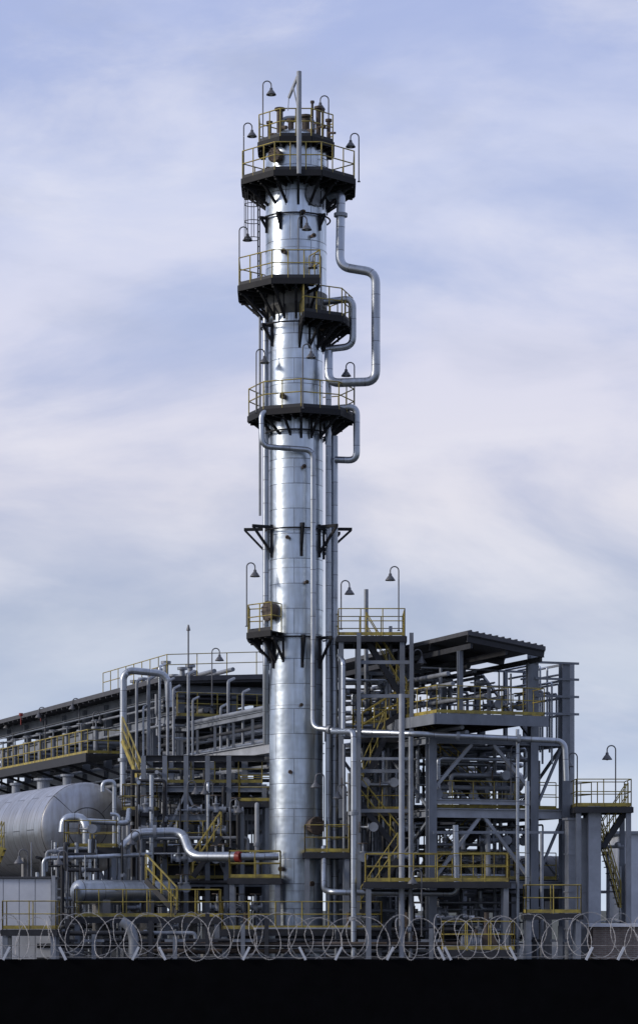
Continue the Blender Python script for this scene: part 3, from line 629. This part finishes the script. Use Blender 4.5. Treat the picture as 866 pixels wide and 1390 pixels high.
for a in ((357,110,109.2,1,2.6,'gooseneck lamp left of the davit on the topmost column platform'),(331,167,110,1,2.6,'gooseneck lamp at the left edge of the second highest column platform'),
 (446,130,110,-1,2.0,'gooseneck lamp right of the davit on the topmost column platform'),(487,181,110,-1,2.0,'gooseneck lamp at the right edge of the second highest column platform'),
 (325,308,110,1,2.6,'gooseneck lamp on the left tip of the column platform wrapping left'),(405,293,107.7,1,2.6,'gooseneck lamp in front of the upper column shell'),
 (436,345,108.5,-1,2.6,'gooseneck lamp on the small right platform of the column'),
 (348,474,109,1,2.6,'gooseneck lamp at the left of the middle column platform'),(411,467,107.8,1,2.6,'gooseneck lamp before the shell above the middle column platform'),(481,492,110,-1,2.0,'gooseneck lamp at the right of the middle column platform'),
 (335,764,109,1,2.6,'gooseneck lamp over the small lower left column platform'),(541,769,108,-1,2.6,'gooseneck lamp at the right end of the balcony'),(463,788,109,1,2.0,'gooseneck lamp at the left end of the balcony'),
 (561,882,108,1,2.0,'gooseneck lamp just under the left edge of the canopy'),(835,1012,107,-1,2.6,'tall gooseneck lamp on the far right platform'),(693,1012,107,1,2.0,'gooseneck lamp on the middle tier of the frame'),
 (783,1022,108,-1,2.6,'gooseneck lamp behind the right corner post of the frame'),(18,975,150,-1,2.6,'leftmost gooseneck lamp on the left walkway'),(62,960,142,-1,2.6,'second gooseneck lamp from the left on the left walkway'),
 (108,948,136,-1,2.6,'gooseneck lamp near the middle of the left walkway'),(127,966,133,1,2.0,'gooseneck lamp at the near end of the left walkway'),(255,1060,112,1,2.0,'gooseneck lamp left of two above the dark platform'),
 (289,1060,112,-1,2.0,'gooseneck lamp right of two above the dark platform'),(313,1085,111,1,2.0,'gooseneck lamp near the low platform left of the column'),(38,1153,105.6,-1,2.6,'gooseneck lamp rising behind the pale shed'),
 (92,1155,107,-1,2.6,'gooseneck lamp beside the thick elbow pipe'),(190,1128,109,-1,2.6,'gooseneck lamp before the fat sloping pipe'),(440,1050,106.8,-1,2.6,'gooseneck lamp before the right lower edge of the column'),
 (470,1065,107,-1,2.0,'gooseneck lamp among the stairs right of the column'),(572,1180,103.3,-1,2.6,'low gooseneck lamp before the long walkway'),(288,880,121,1,2.6,'gooseneck lamp standing on the left rack roof'),
 (652,1030,111,1,2.0,'gooseneck lamp deep inside the frame on its middle tier')): lamp(*a)
m=MB(); m.tube([P(256,905,121),P(256,850,121)],.035,6); m.tube([P(256,856,121),P(256,848,121)],.1,8,r2=.03); m.build('antenna','shade',None,'thin mast standing on the roof at the left rack corner','mast')
for x,y in ((29,972),(56,967)):
    m=MB(); m.tube([P(x,y+12,143),P(x,y,143)],.03,6); m.tube([P(x,y,143),P(x,y-4,143)],.11,10); m.build('warning_light','red',None,'small red warning light on the left rack roof, '+('left' if x<40 else 'right')+' one of two','warning light')
# ---------------------------------------------------------------- buildings
sh=thing('shed','pale grey panelled metal shed at the left edge','shed',(-12.5,105.5,0))
x0,x1=px(-60,104.5),px(70,104.5); zt=pz(1192,104.5); MB().box((x0,104.55,0),(x1,107,zt)).build('wall','pale',sh)
for k in range(6):
    a=x0+(x1-x0)*k/6; MB().box((a+.015,104.51,.2),(a+(x1-x0)/6-.015,104.548,zt-.04)).build('wall_panel','white',sh)
MB().box((x0-.1,104.4,zt),(x1+.1,107.1,zt+.06)).build('roof','roof',sh)
MB().bar(V(x1+.1,104.4,0),V(x1+.1,104.4,zt+.1),.14,.14).build('corner_post','pale',sh)
sh=thing('building','pale bluish building low at the right edge','building',(15.5,120,0))
x0,x1=px(842,118),px(930,118); zt=pz(1132,118); m=MB(); m.box((x0,118,0),(x1,124,zt)); m.build('wall',mat('white_render',(.80,.83,.88),0,.7,.1,1.),sh)
MB().box((x0-.2,117.8,zt),(x1,124.2,zt+.12)).build('roof','pale',sh)
MB().box((x0+.3,117.95,2.9),(x0+.9,118,3.7)).build('window','dark',sh)
sh=thing('cabinet','plain white equipment cabinet low at the right edge','cabinet',(13,110,0))
x0,x1=px(853,108),px(890,108); m=MB(); m.box((x0,108,.15),(x1,109.5,pz(1172,108))); m.build('cabinet_body','white',sh); MB().box((x0-.05,107.95,0),(x1+.05,109.55,.15)).build('plinth','conc',sh)
MB().box((x0+.06,107.96,.3),(x1-.06,108,pz(1176,108))).build('door','white',sh)
sh=thing('brick_hut','small brick hut behind the wire at the lower right','hut',(12,104,0))
x0,x1=px(752,104),px(900,104); zt=pz(1258,104); m=MB(); m.box((x0+1.5,104,0),(x1,106,zt)); m.build('wall','brick',sh)
MB().box((x0+1.3,103.8,zt),(x1,106.2,zt+.12)).build('roof','white',sh)
# ---------------------------------------------------------------- fence
fe=thing('perimeter_fence','dark perimeter fence topped with coiled razor wire','fence',(0,33,0))
zf=pz(1302,33)
for k in range(6):
    a=-6.6+k*2.2; m=MB(); m.box((a,33.03,.05),(a+2.2,33.06,zf)); m.build('sheet_panel','sheet',fe)
for k in range(7):
    a=-6.6+k*2.2; m=MB(); m.box((a-.04,33.08,0),(a+.04,33.16,zf)); m.build('post','dark',fe)
for x,s in ((415,-1),(455,1),(603,-1),(612,-1),(795,1),(838,1),(180,1),(225,-1),(5,1),(90,-1),(330,1),(525,1),(700,-1)):
    c=P(x,1303,33.0); MB().bar(c,c+V(.08*s,0,.16),.03,.03).build('wire_arm','white',fe)
def coil(x0,x1,y,zc,rr,pitch,sgn,ph):
    rd=random.Random(sgn*31+5); tot=int((x1-x0)/pitch); N=28
    jr=[rr*rd.uniform(.8,1.08) for _ in range(tot+2)]; jx=[rd.uniform(-.12,.12) for _ in range(tot+2)]; jz=[rd.uniform(-.05,.04) for _ in range(tot+2)]; asp=[rd.uniform(.45,1.05) for _ in range(tot+2)]
    m=MB(); pts=[]
    for i in range(tot*N):
        a=2*PI*i/N; l=i//N; f=(i%N)/N; I=lambda t:t[l]*(1-f)+t[l+1]*f
        r_=I(jr); pts.append(V(x0+pitch*i/N+I(jx)+sgn*r_*I(asp)*math.sin(a+ph),y+.12*math.cos(a*1+ph*2)+.03*sgn,zc+I(jz)+r_*math.cos(a+ph)))
    m.tube(pts,.0029,5)
    for i in range(0,len(pts)-1,1):
        p=pts[i]; d=(pts[i+1]-p); L=d.length; d.normalize(); s=d.cross(V(0,1,0)).normalized(); b=.012
        c=p+d*L*.3
        m.add([c-d*.008,c+s*b-d*.013,c+d*.003,c+s*b+d*.015,c+d*.01,c-s*b+d*.015,c,c-s*b-d*.013],[(0,1,2),(2,3,4),(4,5,6),(6,7,0)])
    m.build('razor_coil','wire',fe)
zc=pz(1271,33)
coil(-6.5,6.5,33.1,zc,.275,.34,1,0); coil(-6.4,6.5,33.15,zc,.27,.44,-1,1.3)
for py in (1299,1283): MB().tube([P(-150+i*110,py+(i%2),33.1) for i in range(12)],.003,5).build('line_wire','wire',fe)
# ---------------------------------------------------------------- world
SE=R(22)
sd=V(-math.sin(R(78))*math.cos(SE),-math.cos(R(78))*math.cos(SE),math.sin(SE))
w=bpy.data.worlds.new('World'); scene.world=w; w.use_nodes=True; nt=w.node_tree; N=nt.nodes; L=nt.links
bg=N['Background']; bg.inputs['Strength'].default_value=.1
sky=N.new('ShaderNodeTexSky'); sky.sky_type='NISHITA'; sky.sun_disc=False; sky.sun_elevation=SE; sky.sun_rotation=math.atan2(sd.x,sd.y)
tc=N.new('ShaderNodeTexCoord'); sep=N.new('ShaderNodeSeparateXYZ'); L.new(tc.outputs['Generated'],sep.inputs[0])
def noise(sc,scale,det,dist,rot=0,loc=(0,0,0),ro=.5):
    mp=N.new('ShaderNodeMapping'); mp.inputs['Scale'].default_value=sc; mp.inputs['Rotation'].default_value=(0,rot,0); mp.inputs['Location'].default_value=loc
    L.new(tc.outputs['Generated'],mp.inputs[0]); n=N.new('ShaderNodeTexNoise'); n.inputs['Scale'].default_value=scale; n.inputs['Detail'].default_value=det; n.inputs['Distortion'].default_value=dist; n.inputs['Roughness'].default_value=ro
    L.new(mp.outputs[0],n.inputs['Vector']); return n.outputs['Fac']
def ramp(f,els):
    r=N.new('ShaderNodeValToRGB'); r.color_ramp.interpolation='EASE' if len(els)==2 else 'LINEAR'
    while len(r.color_ramp.elements)<len(els): r.color_ramp.elements.new(.5)
    for e,(p,c) in zip(r.color_ramp.elements,els): e.position=p; e.color=(*c,1)
    L.new(f,r.inputs[0]); return r.outputs[0]
def mix(a,b,f,mode='MIX'):
    m=N.new('ShaderNodeMix'); m.data_type='RGBA'; m.blend_type=mode
    for s,v in ((6,a),(7,b),(0,f)):
        if isinstance(v,(int,float)): m.inputs[s].default_value=v
        elif isinstance(v,tuple): m.inputs[s].default_value=(*v,1)
        else: L.new(v,m.inputs[s])
    return m.outputs[2]
base=ramp(sep.outputs[2],[(0,(.57,.66,.81)),(.06,(.45,.53,.70)),(.105,(.35,.42,.58)),(.16,(.48,.51,.68)),(.22,(.41,.48,.71)),(.33,(.39,.46,.73)),(.7,(.35,.43,.68))])
cloud=ramp(sep.outputs[2],[(0,(.67,.73,.83)),(.09,(.55,.60,.72)),(.15,(.73,.715,.79)),(.2,(.68,.68,.81)),(.26,(.60,.64,.82)),(.33,(.53,.58,.80)),(.8,(.55,.6,.75))])
f1=ramp(noise((3,3,7.5),1.8,7,.35,.12,(3.4,1,2.3),.55),[(.36,(0,0,0)),(.64,(1,1,1))])
f2=ramp(noise((4,4,11),2.1,8,.45,.2,(1,5,0),.6),[(.46,(0,0,0)),(.74,(1,1,1))])
c=mix(base,cloud,f1); c=mix(c,(.80,.79,.86),mix((0,0,0),f2,.42))
f3=ramp(noise((4,4,12),2.0,6,.35,.05,(7,2,9),.55),[(.48,(0,0,0)),(.72,(1,1,1))])
c=mix(c,(.39,.44,.61),mix((0,0,0),f3,.42))
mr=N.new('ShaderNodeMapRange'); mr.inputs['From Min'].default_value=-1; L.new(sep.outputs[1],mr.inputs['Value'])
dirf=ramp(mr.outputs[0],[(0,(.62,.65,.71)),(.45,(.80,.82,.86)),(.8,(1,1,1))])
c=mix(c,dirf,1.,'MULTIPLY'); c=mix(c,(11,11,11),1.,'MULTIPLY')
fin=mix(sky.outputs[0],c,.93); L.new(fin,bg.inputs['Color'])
sl=bpy.data.lights.new('sun','SUN'); sl.energy=2.0; sl.angle=R(10); sl.color=(1,.93,.84); so=bpy.data.objects.new('sun',sl); col.objects.link(so); so.rotation_euler=(-sd).to_track_quat('-Z','Y').to_euler(); so.location=(-50,50,60)
cd=bpy.data.cameras.new('camera'); cam=bpy.data.objects.new('camera',cd); col.objects.link(cam); cam.location=(0,0,CZ); cam.rotation_euler=(PI/2,0,0)
cd.sensor_fit='VERTICAL'; cd.sensor_height=36; cd.lens=F/1390*36; cd.shift_y=(HY-695)/1390; cd.clip_end=9000; cd.clip_start=.5
scene.camera=cam
scene.view_settings.view_transform='Standard'; scene.view_settings.look='None'; scene.view_settings.exposure=0
